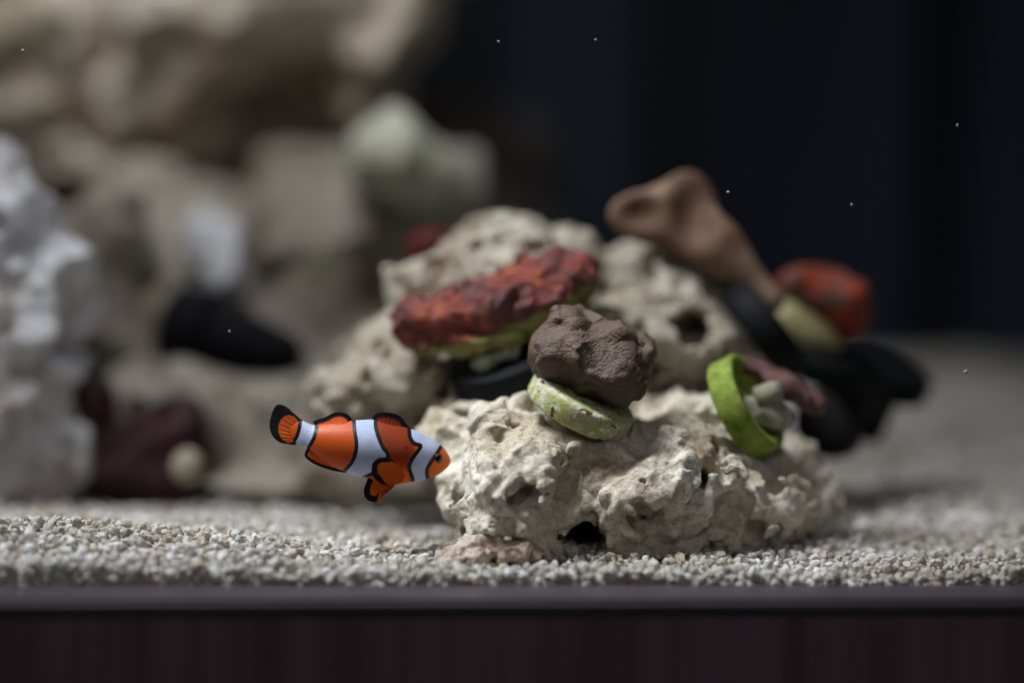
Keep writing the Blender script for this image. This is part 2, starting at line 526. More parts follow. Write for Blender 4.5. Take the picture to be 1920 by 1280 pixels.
rock("peaked_rock", "tall pale rock rising behind, carrying the red coral",
     [(950, 600, .845, 165, 170, 200), (955, 486, .850, 105, 72, 130), (1060, 505, .86, 66, 66, 110), (1240, 660, .850, 165, 130, 180), (1250, 550, .87, 130, 62, 120),
      (770, 690, .835, 120, 95, 160), (640, 742, .83, 68, 40, 90), (700, 640, .84, 48, 40, 70), (780, 535, .85, 46, 36, 70), (1020, 850, .85, 230, 170, 170), (1160, 775, .81, 190, 55, 110), (900, 765, .81, 110, 46, 90), (1300, 820, .86, 150, 150, 150)],
     0.0008, 9, rock_mid,
     [(0.030, 0.0040, False), (0.015, -0.0034, True), (0.008, 0.0026, True), (0.0042, -0.0016, True), (0.0024, .0009, True)],
     holes=[(1297, 618, .815, 42, 44, 120), (1190, 700, .815, 40, 30, 60), (880, 560, .81, 30, 30, 40)],
     pits=[(420, .001, .0045)], k=.004)
rock("rubble_rock", "small reddish tan rubble lump at the left foot of the cave rock",
     [(900, 1028, .692, 52, 30, 50), (955, 1038, .692, 55, 22, 45), (858, 1050, .690, 36, 16, 36)],
     0.00036, 21, rock_mat("rubble", (.62, .54, .47), (.50, .40, .33), (.36, .25, .18), seed=2.2, green_amt=0.0, fine=1.5),
     [(0.007, -.0014, True), (0.0036, .0016, True), (.0022, -.0009, True), (.0012, .0006, True)], pits=[(120, .0004, .0013)], k=.003)

# background reef
rock("overhanging_rock", "huge grey brown reef rock overhanging from the upper left",
     [(470, 40, 1.07, 330, 170, 260), (740, 10, 1.09, 130, 95, 220), (190, 190, 1.10, 280, 240, 260), (400, 250, 1.08, 170, 70, 170), (620, 150, 1.09, 130, 80, 160),
      (20, 60, 1.08, 250, 220, 260), (300, -140, 1.15, 700, 140, 150), (150, 400, 1.09, 230, 210, 180), (340, 400, 1.09, 190, 150, 150)],
     0.0022, 31, rock_over,
     [(0.05, 0.011, False), (0.030, -0.012, True), (0.016, 0.007, True), (0.005, .0018, False)],
     holes=[(350, 110, 1.02, 55, 110, 90, .2), (592, 150, 1.05, 18, 50, 150), (110, 60, 1.03, 40, 30, 100), (250, 290, 1.05, 70, 40, 80)], pits=[(110, .002, .011)], k=.010)
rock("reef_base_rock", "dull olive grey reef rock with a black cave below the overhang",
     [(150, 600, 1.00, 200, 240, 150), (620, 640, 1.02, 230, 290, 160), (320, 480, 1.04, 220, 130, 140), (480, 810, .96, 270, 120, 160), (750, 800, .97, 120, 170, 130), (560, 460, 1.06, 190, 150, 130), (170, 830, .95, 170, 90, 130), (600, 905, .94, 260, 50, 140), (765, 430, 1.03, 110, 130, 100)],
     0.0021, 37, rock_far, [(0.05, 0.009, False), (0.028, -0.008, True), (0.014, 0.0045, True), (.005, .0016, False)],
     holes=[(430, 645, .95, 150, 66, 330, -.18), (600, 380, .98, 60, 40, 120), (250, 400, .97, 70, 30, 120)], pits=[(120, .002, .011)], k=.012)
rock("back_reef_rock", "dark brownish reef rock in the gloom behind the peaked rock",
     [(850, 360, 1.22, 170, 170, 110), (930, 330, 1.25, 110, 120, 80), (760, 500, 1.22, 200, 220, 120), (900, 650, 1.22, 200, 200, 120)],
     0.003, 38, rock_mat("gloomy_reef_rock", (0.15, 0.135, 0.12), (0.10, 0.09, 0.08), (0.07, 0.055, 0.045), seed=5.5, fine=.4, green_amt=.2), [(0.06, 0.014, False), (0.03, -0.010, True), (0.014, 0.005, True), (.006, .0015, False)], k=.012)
rock("pale_spur_rock", "pale cone shaped rock spur poking up under the overhang",
     [(742, 290, 1.0, 46, 40, 110), (730, 240, 1.0, 20, 44, 50), (762, 335, 1.01, 62, 34, 110), (705, 312, 1.0, 26, 30, 80)],
     0.0020, 41, rock_mat("pale_spur", (.66, .66, .54), (.55, .55, .44), (.42, .41, .30), seed=3.3, fine=.5),
     [(0.026, .005, False), (0.014, -.004, True), (.006, .0015, False)], k=.010)
rock("white_stone", "smooth white stone lodged above the black cave",
     [(402, 480, 1.0, 40, 60, 110), (396, 545, 1.0, 42, 34, 110), (425, 510, 1.0, 34, 44, 110), (385, 440, 1.01, 26, 30, 90)], 0.0016, 43, rock_white, [(0.02, .004, False), (.010, -.003, True), (.005, .0012, False)], k=.008)
rock("bleached_rock", "bright bluish white craggy rock standing beside the overhang's foot",
     [(-45, 500, .90, 140, 150, 120), (30, 600, .89, 95, 100, 100), (70, 540, .90, 70, 60, 90), (20, 750, .90, 90, 150, 110), (60, 830, .90, 70, 80, 90), (-50, 860, .90, 140, 90, 120), (-60, 380, .91, 80, 90, 90)],
     0.0011, 47, rock_white, [(0.026, 0.006, False), (0.015, -0.0065, True), (0.008, 0.0035, True), (.004, -.0016, True)], pits=[(160, .001, .0055)])
rock("pale_pebble", "little pale pebble in front of the maroon coral", [(352, 872, .89, 26, 32, 30)], .001, 51, rock_mid, [(.012, .0012, False), (.005, .0006, False)])

maroon = plain("maroon_flesh", (0.032, 0.008, 0.009), .6, .25, .45, 120, .001)
rock("maroon_coral", "dark maroon bowl shaped coral near the bleached rock",
     [(280, 850, .93, 110, 80, 90), (175, 770, .93, 46, 52, 50), (345, 785, .93, 48, 48, 50), (230, 890, .92, 110, 50, 80)],
     0.0013, 53, maroon, [(0.02, .003, False), (.009, -.0018, True)], holes=[(260, 765, .91, 66, 46, 80)], cat="coral", zmin=-.002)
rock("crimson_coral", "dim crimson coral peeping out behind the peaked rock",
     [(810, 465, .90, 48, 36, 40), (785, 490, .90, 30, 24, 30)], 0.0011, 57, plain("crimson_flesh", (0.10, 0.011, 0.012), .6, .25, .4, 150, .001),
     [(0.012, .0016, True), (.006, .0008, False)], cat="coral")

# ------------------------------------------------------------------ coral frags on plugs
def basis(axis):
    a = np.array(axis, dtype=float); a /= np.linalg.norm(a)
    e = np.cross(a, [0, 1, 0]); e /= np.linalg.norm(e)
    return e, np.cross(e, a) * -1, a

def lathe(name, prof, c, axis, mat, parent, n=72, wob=0.0, seed=0, attrs=False):
    """prof: (radius, height along axis) outline, closed on the axis"""
    e1, e2, a = basis(axis); rng_ = np.random.default_rng(seed)
    th = np.arange(n) / n * 2 * math.pi
    w = 1 + wob * sum(np.cos(th * k + rng_.uniform(0, 6.28)) * rng_.uniform(-1, 1) / k for k in range(2, 9))
    vs, fs = [], []
    for r, hgt in prof:
        vs += [np.array(c) + a * hgt + (e1 * math.cos(x) + e2 * math.sin(x)) * r * q for x, q in zip(th, w)]
    for i in range(len(prof) - 1):
        for j in range(n):
            k = (j + 1) % n
            fs.append([i * n + j, i * n + k, (i + 1) * n + k, (i + 1) * n + j])
    fs.append(list(range(n))[::-1]); fs.append([(len(prof) - 1) * n + j for j in range(n)])
    o = mesh(name, vs, fs, mat, parent)
    return o

def disc_prof(R, T, b):
    return [(R * .2, -T), (R - b * 1.2, -T), (R - b * .4, -T + b * .3), (R, -T + b), (R, -b), (R - b * .3, -b * .3), (R - b, 0), (R * .2, 0)]

black_plug = plain("black_plug", (0.004, 0.005, 0.007), .65, .15, .3, 300, .0002)
t = NT("mottled_plug"); v = t.coord()
c = t.mix(t.ramp(t.noise(v, 150, 4, .6), [(.38, 0.0), (.58, 1.0)]), (0.62, 0.62, 0.46), (0.44, 0.47, 0.16))
c = t.mix(t.ramp(t.noise(v, 420, 5, .65), [(.52, 0.0), (.62, .8)]), c, (0.80, 0.80, 0.74))
c = t.mix(t.ramp(t.noise(v, 330, 3, .5, .6), [(.60, 0.0), (.64, 1.0)]), c, (0.13, 0.060, 0.018))
mottled = t.done(c, .8, t.bump(t.noise(v, 900, 5, .65), .0006, .7), .2)
t = NT("green_plug"); v = t.coord()
c = t.mix(t.ramp(t.noise(v, 160, 5, .65), [(.35, 0.0), (.62, 1.0)]), (0.12, 0.19, 0.012), (0.30, 0.38, 0.075))
green_plug = t.done(c, .7, t.bump(t.noise(v, 900, 5, .65), .0005, .7), .2)

def frag_field(name, F, mat, root, attrs=None):
    vs, fs = F.close()
    return mesh(name, vs, fs, mat, root, attrs=attrs(vs) if attrs else None)

# --- brown ridged coral on a mottled plug
c0 = W(1100, 742, .722); ax = np.array([0.42, -0.20, 0.86]); s = PX(.722)
fr = empty("coral_frag", c0, "dark brown ridged coral on a tilted whitish green plug", "coral", "coral frags on the rocks")
lathe("plug_disc", disc_prof(104 * s, 48 * s, 9 * s), c0 + _u * 4 * s, ax, mottled, fr, wob=.02, seed=3)
lathe("plug_stem", [(30 * s, -120 * s), (34 * s, -118 * s), (42 * s, -42 * s), (10 * s, -42 * s)], c0 + _u * 4 * s, ax, mottled, fr, n=32)
Bl = [(1108, 672, .722, 100, 66, 90, -.38), (1062, 630, .722, 52, 56, 66), (1150, 668, .717, 62, 64, 64, -.3), (1035, 668, .720, 40, 46, 56, .3), (1158, 706, .712, 46, 44, 50, -.3), (1190, 672, .728, 34, 52, 60, -.3)]
F = blobs_to_field(Bl, 0.00034, 61, pad=.003, k=.0045, zmin=-1)
F.cut(F.cap(W(1128, 585, .712), W(1098, 715, .692), 20 * s, 12 * s), .004)
F.cut(F.cap(W(1050, 640, .692), W(1062, 720, .692), 12 * s, 10 * s), .003)
F.cut(F.cap(W(1200, 610, .720), W(1204, 760, .700), 12 * s, 8 * s), .003)
F.noise(.010, .0015); F.noise(.005, -.0013, True); F.noise(.0024, .0006, True); F.noise(.0012, .0002)
p1, p2 = W(1165, 712, .690), W(1020, 790, .705)
def ridges(vs):
    d1 = np.linalg.norm((vs - p1) * [1, .8, .9], axis=1); d2 = np.linalg.norm((vs - p2) * [1, .8, .7], axis=1)
    return {"phase": np.minimum(d1, d2) + .0006 * np.sin(vs[:, 0] * 900) * np.sin(vs[:, 2] * 760)}
t = NT("brown_ridged_flesh"); v = t.coord()
ph = t.math('ADD', t.math('MULTIPLY', t.attr("phase"), 2 * math.pi / .00074), t.math('MULTIPLY', t.noise(v, 300, 6, .75), 16.0))
wv = t.math('SINE', ph)
w01 = t.math('ADD', t.math('MULTIPLY', wv, .5), .5)
msk = t.ramp(t.noise(v, 85, 3, .6), [(.38, .12), (.62, 1.0)])
w01 = t.math('MULTIPLY', w01, msk)
c = t.mix(w01, (0.090, 0.058, 0.045), (0.175, 0.125, 0.104))
c = t.mix(t.ramp(t.noise(v, 130, 4, .6), [(.4, 0.0), (.65, .7)]), c, (0.15, 0.090, 0.058))
nrm = t.bump(w01, .00022, .7); nrm = t.bump(t.voro(v, 1300), .00035, .5, nrm); nrm = t.bump(t.noise(v, 1400, 4, .7), .0004, .7, nrm)
frag_field("coral_cap", F, t.done(c, .5, nrm, .4), fr, ridges)

# --- red encrusting coral on a black plug
c0 = W(945, 640, .785); s = PX(.785); ax = np.array([-0.36, -0.30, 0.88])
fr = empty("coral_frag", c0, "wide crusty red and purple coral on a thick black plug", "coral", "coral frags on the rocks")
lathe("plug_disc", disc_prof(122 * s, 66 * s, 8 * s), c0 - _u * 14 * s + _r * 8 * s - _f * 10 * s, ax, black_plug, fr)
lathe("plug_stem", [(30 * s, -140 * s), (34 * s, -138 * s), (42 * s, -58 * s), (10 * s, -58 * s)], c0 - _u * 6 * s, ax, black_plug, fr, n=32)
Bl = [(930, 570, .785, 178, 56, 110, .34), (825, 596, .780, 88, 50, 75, .1), (1050, 534, .785, 66, 58, 80, .2), (890, 628, .772, 66, 36, 60, .45), (945, 622, .776, 100, 34, 70, .45), (1000, 566, .775, 95, 50, 70, .35), (782, 592, .785, 42, 32, 40), (1005, 515, .79, 58, 28, 60)]
F = blobs_to_field(Bl, 0.0005, 67, pad=.003, k=.003, zmin=-1)
F.noise(.012, .0018); F.noise(.007, .0016, True); F.noise(.0036, -.0014, True); F.noise(.002, .0007, True); F.noise(.0014, .0004)
t = NT("red_crust"); v = t.coord()
nbig = t.noise(v, 75, 4, .6)
c = t.mix(t.ramp(t.noise(v, 190, 4, .6), [(.35, 0.0), (.65, 1.0)]), (0.15, 0.028, 0.022), (0.24, 0.060, 0.047))
c = t.mix(t.ramp(nbig, [(.47, 0.0), (.58, .9)]), c, (0.115, 0.055, 0.058))
c = t.mix(t.ramp(t.noise(v, 240, 4, .6, .4), [(.57, 0.0), (.66, .8)]), c, (0.40, 0.12, 0.038))
und = t.attr("under")
c = t.mix(t.ramp(t.math('ADD', und, t.math('MULTIPLY', t.math('SUBTRACT', t.noise(v, 160, 4, .6), .5), .9)), [(.45, 0.0), (.62, 1.0)]), c, (0.22, 0.21, 0.07))
red_m = t.done(c, .7, t.bump(t.noise(v, 900, 5, .65), .0008, .8), .25)
def under(vs):
    d = (vs - c0) @ (ax / np.linalg.norm(ax)); return {"under": 1 - smooth(d / s, 18, 100)}
frag_field("coral_crust", F, red_m, fr, under)
F = blobs_to_field([(930, 668, .768, 40, 13, 16, .5), (900, 682, .770, 20, 9, 12, .3), (965, 646, .770, 24, 11, 12, .6)], .0006, 69, pad=.003, k=.003, zmin=-1)
F.noise(.005, -.0012, True); F.noise(.0025, .0008, True)
frag_field("pale_patch", F, plain("pale_crust", (.36, .40, .32), .8, .2, .5, 400, .0012), fr)

# --- green plug lying on its edge with purple coral on its face
c0 = W(1412, 754, .748); s = PX(.748); ax = np.array([0.80, -0.30, 0.46])
fr = empty("coral_frag", c0, "bright green algae covered plug on edge with purple brown coral on its far face", "coral", "coral frags on the rocks")
R_ = 98 * s
lathe("plug_disc", [(R_ * .2, -46 * s), (R_ * .86, -46 * s), (R_ * .96, -43 * s), (R_, -37 * s), (R_, 6 * s), (R_ * .97, 10 * s), (R_ * .80, 8 * s), (R_ * .74, -6 * s), (R_ * .2, -8 * s)], c0, ax, green_plug, fr, wob=.02, seed=5)
lathe("plug_stem", [(22 * s, -8 * s), (26 * s, -6 * s), (21 * s, 30 * s), (17 * s, 38 * s), (6 * s, 40 * s)], c0 + _r * 18 * s + _u * 8 * s, ax, plain("cream_stem", (.30, .28, .20), .8, .2, .2, 300), fr, n=32)
F = blobs_to_field([(1455, 708, .768, 74, 27, 50, -.45), (1405, 686, .768, 40, 20, 40, -.3), (1510, 750, .761, 40, 29, 40, -.5), (1482, 728, .757, 46, 25, 40, -.4)], .0006, 71, pad=.003, k=.003, zmin=-1)
F.noise(.006, .0013, True); F.noise(.003, .0006, True)
t = NT("purple_crust"); v = t.coord()
c = t.mix(t.ramp(t.noise(v, 170, 4, .6), [(.35, 0.0), (.65, 1.0)]), (0.095, 0.045, 0.040), (0.16, 0.085, 0.080))
c = t.mix(t.ramp(t.noise(v, 120, 4, .6), [(.55, 0.0), (.66, .8)]), c, (0.26, 0.12, 0.07))
frag_field("coral_crust", F, t.done(c, .7, t.bump(t.noise(v, 700, 5, .65), .0008, .8), .25), fr)
F = blobs_to_field([(1448, 772, .752, 34, 22, 28, -.4), (1400, 772, .748, 14, 28, 20, -.2)], .0007, 73, pad=.003, k=.003, zmin=-1)
F.noise(.006, .0014); F.noise(.003, -.0008, True)
frag_field("pale_base", F, plain("pale_base", (.40, .38, .31), .85, .15, .35, 300, .0009), fr)

# --- brown fan coral on a black plug seen edge on
c0 = W(1432, 622, .835); s = PX(.835)
fr = empty("coral_frag", c0, "pinkish brown two lobed fan coral rising from a black plug", "coral", "coral frags on the rocks")
lathe("plug_disc", disc_prof(104 * s, 60 * s, 10 * s), c0 + np.array([.78, 0, .62]) * 30 * s, (0.78, 0.05, 0.62), black_plug, fr)
F = blobs_to_field([(1205, 408, .835, 56, 46, 26, .1), (1292, 385, .84, 60, 66, 26, .2), (1265, 430, .838, 80, 50, 24, .2)], .0007, 79, pad=.014, k=.004, zmin=-1)
hi_ = W(1470, 560, .835)
F = Field(np.minimum(F.lo, hi_ - .004) - [0, .004, .006], np.maximum(F.lo + np.array(F.shape) * F.h, hi_ + .006), .0008, 79)
for b in [(1200, 404, .836, 50, 38, 20, .15), (1290, 376, .840, 46, 54, 20, -.1), (1258, 424, .838, 80, 42, 18, .35), (1318, 448, .838, 74, 42, 20, .75)]:
    sc = PX(b[2]); F.add(F.ell(W(*b[:3]), (b[3] * sc, b[5] * sc, b[4] * sc), -b[6]), .008)
F.add(F.cap(W(1355, 475, .838), W(1445, 560, .835), 36 * s, 26 * s), .007)
for b in [(1200, 402, .822, 40, 27, 44), (1300, 398, .824, 36, 58, 44)]:
    sc = PX(b[2]); F.cut(F.ell(W(*b[:3]), (b[3] * sc, b[5] * sc, b[4] * sc)), .005)
F.noise(.01, .0010); F.noise(.004, .0004)
t = NT("brown_fan_flesh"); v = t.coord()
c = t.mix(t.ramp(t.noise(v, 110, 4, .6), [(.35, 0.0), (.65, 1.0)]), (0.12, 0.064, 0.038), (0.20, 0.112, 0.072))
c = t.mix(t.math('MULTIPLY', t.attr("rim"), .55), c, (0.34, 0.235, 0.165))          # paler towards the fan's outer edge
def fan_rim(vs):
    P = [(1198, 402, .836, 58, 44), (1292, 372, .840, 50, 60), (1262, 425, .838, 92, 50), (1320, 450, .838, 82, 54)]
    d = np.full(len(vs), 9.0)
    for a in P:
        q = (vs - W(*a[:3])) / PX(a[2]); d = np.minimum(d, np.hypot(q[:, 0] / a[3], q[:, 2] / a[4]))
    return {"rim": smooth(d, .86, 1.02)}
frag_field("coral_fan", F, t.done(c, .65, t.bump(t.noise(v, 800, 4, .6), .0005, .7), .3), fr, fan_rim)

# --- orange coral on a black plug, behind
c0 = W(1560, 655, .89); s = PX(.89)
fr = empty("coral_frag", c0, "orange red capped coral with cream underside behind the black plug", "coral", "coral frags on the rocks")
lathe("plug_disc", disc_prof(92 * s, 55 * s, 9 * s), c0 - _u * 5 * s, (0.25, -0.15, 0.95), black_plug, fr)
F = blobs_to_field([(1545, 560, .885, 78, 40, 60, -.35), (1590, 590, .885, 34, 48, 50), (1500, 535, .885, 40, 26, 45), (1580, 560, .88, 40, 40, 45)], .0009, 83, pad=.004, k=.004, zmin=-1)
F.noise(.010, -.0020, True); F.noise(.005, .0014, True); F.noise(.0025, .0006)
t = NT("orange_crust"); v = t.coord()
c = t.mix(t.ramp(t.noise(v, 130, 4, .6), [(.35, 0.0), (.65, 1.0)]), (0.16, 0.019, 0.007), (0.27, 0.042, 0.014))
c = t.mix(t.ramp(t.noise(v, 90, 4, .6), [(.50, 0.0), (.62, .8)]), c, (0.12, 0.075, 0.06))
frag_field("coral_cap", F, t.done(c, .65, t.bump(t.noise(v, 700, 4, .6), .0006, .7), .3), fr)
F = blobs_to_field([(1500, 598, .888, 45, 52, 40, .2), (1540, 625, .89, 50, 34, 40)], .001, 89, pad=.004, k=.005, zmin=-1)
F.noise(.01, .0015)
frag_field("coral_stalk", F, plain("cream_flesh", (.42, .38, .20), .7, .2, .25, 200, .0005), fr)

# --- black plug in the reef
c0 = W(440, 640, .97); s = PX(.97); ax = np.array([0.93, -0.25, -0.22])
fr = empty("reef_plug", c0, "large black tapered plug jutting out of the reef below the white stone", "plug")
lathe("plug_disc", [(15 * s, -135 * s), (66 * s, -133 * s), (80 * s, -124 * s), (84 * s, -60 * s), (78 * s, -48 * s), (40 * s, -46 * s)], c0, ax, plain("matt_black", (0.006, 0.006, 0.008), .8, .1, .3, 200, .0003), fr)
lathe("plug_stem", [(30 * s, -46.5 * s), (70 * s, -46 * s), (60 * s, 30 * s), (42 * s, 110 * s), (26 * s, 132 * s), (8 * s, 135 * s)], c0, ax, bpy.data.materials["matt_black"], fr, n=48)

# --- bare black plugs and their holder to the right
c0 = W(1672, 705, .93); s = PX(.93)
fr = empty("empty_plug", c0, "bare black plug lying tilted on the gravel beyond the orange coral", "plug")
lathe("plug_disc", disc_prof(82 * s, 50 * s, 9 * s), c0 + np.array([0, 0, 18 * s]), (0.28, -0.25, 0.92), black_plug, fr)
lathe("plug_stem", [(24 * s, -150 * s), (28 * s, -148 * s), (36 * s, -48 * s), (10 * s, -48 * s)], c0 + np.array([0, 0, 18 * s]), (0.28, -0.25, 0.92), black_plug, fr, n=32)
rock("dark_stone", "low dark grey stone in the shade behind the green plug",
     [(1540, 790, .87, 60, 70, 50), (1580, 825, .87, 36, 30, 40), (1600, 740, .90, 60, 60, 40)], .0011, 91, plain("dark_stone", (.022, .021, .022), .85, .15, .4, 150, .001),
     [(.012, .0016, True), (.006, .0008, False)], k=.005)

# ------------------------------------------------------------------ clownfish
FD = 0.700
def Z(zx, zy, off=0.0):
    """fish drawing units to world; off is the depth behind the fish's middle plane, in the same units"""
    zx = np.asarray(zx, float); zy = np.asarray(zy, float); off = np.asarray(off, float)
    bend = 1.7e-4 * (zx - 880) ** 2
    px = 470 + zx / 4.571; py = 730 + zy / 4.571; s_ = PX(FD) / 4.571
    P = CAM + _f * FD + np.multiply.outer((px - 960) / FPX * FD, _r) - np.multiply.outer((py - 640) / FPX * FD, _u)
    return P + np.multiply.outer((off + bend) * s_, np.array([0, 1.0, 0]))

def poly_sd(x, y, poly):
    """signed distance to a smoothed polygon, positive inside"""
    P = np.array(poly, float); P = spline(np.vstack([P, P[:1]]), len(P) * 4)[:-1]; d = np.full(x.shape, 1e9); ins = np.zeros(x.shape, bool)
    for i in range(len(P)):
        a, b = P[i - 1], P[i]; e = b - a
        wx, wy = x - a[0], y - a[1]
        tt = np.clip((wx * e[0] + wy * e[1]) / (e @ e), 0, 1)
        d = np.minimum(d, (wx - e[0] * tt) ** 2 + (wy - e[1] * tt) ** 2)
        cnd = ((a[1] > y) != (b[1] > y)) & (x < (b[0] - a[0]) * (y - a[1]) / (b[1] - a[1] + 1e-12) + a[0])
        ins ^= cnd
    d = np.sqrt(d); return np.where(ins, d, -d)

def spline(pts, n):
    """smooth open curve through pts (Catmull-Rom), n samples"""
    P = np.array(pts, float); P = np.vstack([2 * P[0] - P[1], P, 2 * P[-1] - P[-2]])
    t_ = np.linspace(0, len(P) - 3 - 1e-9, n); i = np.floor(t_).astype(int); f = (t_ - i)[:, None]
    p0, p1_, p2_, p3 = P[i], P[i + 1], P[i + 2], P[i + 3]
    return .5 * (2 * p1_ + (p2_ - p0) * f + (2 * p0 - 5 * p1_ + 4 * p2_ - p3) * f ** 2 + (-p0 + 3 * p1_ - 3 * p2_ + p3) * f ** 3)

UP = [(330, 315), (400, 268), (440, 270), (490, 290), (545, 306), (620, 292), (700, 278), (800, 267), (890, 263), (1040, 258), (1120, 270), (1200, 288), (1300, 315), (1375, 342), (1440, 372), (1540, 425), (1610, 470), (1660, 522), (1695, 575), (1706, 605), (1711, 630)]
LO = [(330, 430), (400, 480), (475, 503), (520, 536), (600, 600), (700, 658), (820, 708), (940, 742), (1000, 760), (1100, 795), (1200, 818), (1300, 812), (1400, 793), (1500, 776), (1580, 752), (1640, 717), (1690, 672), (1705, 650), (1711, 634)]
WD = [(330, 8), (400, 26), (490, 60), (620, 105), (800, 145), (1000, 165), (1200, 172), (1400, 155), (1540, 122), (1640, 78), (1695, 35), (1711, 4)]
up = spline(UP, 900); lo_ = spline(LO, 900); wd = spline(WD, 400)
a_ = np.linspace(0, 1, 260)
xs = 330 + (1711 - 330) * (1 - (1 - a_) ** 1.35)
uy = np.interp(xs, up[:, 0], up[:, 1]); ly = np.interp(xs, lo_[:, 0], lo_[:, 1]); ww = np.interp(xs, wd[:, 0], wd[:, 1])
NR = 112
th = np.arange(NR) / NR * 2 * math.pi
cy, sy = np.cos(th), np.sin(th)
BX = np.repeat(xs[:, None], NR, 1)
BY = (uy + ly)[:, None] / 2 - (ly - uy)[:, None] / 2 * cy
BO = ww[:, None] * np.sign(sy) * np.abs(sy) ** (1.12 + .55 * np.clip(cy, 0, 1))[None, :]
mouth = np.exp(-((BX - 1700) / 26) ** 2 - ((BY - 655) / 5) ** 2)          # a shallow crease at the lips
gill = np.exp(-((BX - (1372 - 40 * ((BY - 620) / 150) ** 2)) / 9) ** 2) * ((BY > 480) & (BY < 760))
BO = BO * (1 - .35 * mouth) * (1 - .05 * gill)
bv = Z(BX.ravel(), BY.ravel(), BO.ravel())
ns = len(xs); idx = np.arange(ns * NR).reshape(ns, NR)
bf = np.stack([idx[:-1], np.roll(idx, -1, 1)[:-1], np.roll(idx, -1, 1)[1:], idx[1:]], -1).reshape(-1, 4)
bfl = [list(r_) for r_ in bf] + [list(idx[0]), list(idx[-1])[::-1]]
x, y = BX.ravel(), BY.ravel()
head = poly_sd(x, y, [(1370, 300), (1440, 350), (1540, 400), (1625, 455), (1607, 500), (1562, 565), (1512, 640), (1494, 700), (1497, 830), (1412, 840), (1404, 745), (1378, 655), (1397, 600), (1432, 550), (1474, 492), (1464, 458), (1412, 438), (1382, 392)])
midp = poly_sd(x, y, [(892, 200), (1036, 200), (1058, 310), (1088, 400), (1128, 490), (1165, 540), (1150, 600), (1090, 650), (1040, 690), (940, 748), (930, 790), (805, 760), (822, 700), (880, 630), (922, 540), (932, 440), (914, 340)])
tailp = poly_sd(x, y, [(436, 200), (552, 200), (550, 312), (532, 400), (476, 503), (470, 560), (360, 560), (372, 478), (414, 400), (438, 300)])
white = np.maximum(np.maximum(head, midp), tailp)
t = NT("fish_skin")
wh = t.attr("white"); v = t.coord()
c = t.mix(t.attr("front"), (0.60, 0.088, 0.007), (0.68, 0.135, 0.006))
c = t.mix(t.attr("dusky_shade"), c, (0.17, 0.016, 0.004))
c = t.mix(t.ramp(t.noise(v, 500, 3, .6), [(.35, .16), (.6, 0.0)]), c, (0.40, 0.06, 0.01))
blk = t.math('MULTIPLY', t.step(wh, -38, -29), t.attr("rim"))
c = t.mix(blk, c, (0.006, 0.005, 0.008))
c = t.mix(t.step(wh, -4, 4), c, t.mix(t.ramp(t.noise(v, 300, 3, .6), [(.35, 0.0), (.65, 1.0)]), (0.40, 0.47, 0.66), (0.51, 0.58, 0.77)))
skin = t.done(c, .46, t.bump(t.voro(v, 2300), .00010, .3), .3)
skin_nodes = t
front = smooth(x, 1380, 1520) + smooth(y - (x - 1000) * .06, 700, 780) * smooth(x, 930, 1000)
dusky_shade = smooth(x, 1030, 1120) * (1 - smooth(x, 1380, 1440)) * (1 - smooth(y, 560, 720)) * .8  # dusky pigment plus shade painted into the upper front flank
rim = np.where(head > np.maximum(midp, tailp), np.where(x > 1490, .95 , 1.0), 1.0)
fish = empty("clownfish", Z(np.array(900.), np.array(760.)), "orange clownfish with three white bands swimming head down beside the white rock", "fish")
body = mesh("body", bv, bfl, skin, fish, attrs={"white": white, "front": np.clip(front, 0, 1), "dusky_shade": dusky_shade, "rim": rim})

def fin_mat(name, col, lo=30, hi=38, dark=None):
    t = NT(name); v = t.coord(); e = t.attr("edge"); ray = t.attr("ray")
    w = t.math('ADD', t.math('MULTIPLY', t.math('SINE', t.math('MULTIPLY', ray, 2 * math.pi)), .5), .5)
    c = t.mix(t.math('MULTIPLY', w, .09), col, tuple(q * .6 for q in col))
    ee = t.math('ADD', e, t.math('MULTIPLY', w, 3.0))
    c = t.mix(t.step(ee, lo, hi), (0.006, 0.006, 0.010), c)
    return t.done(c, .65, t.bump(w, .00002, .4), .15)

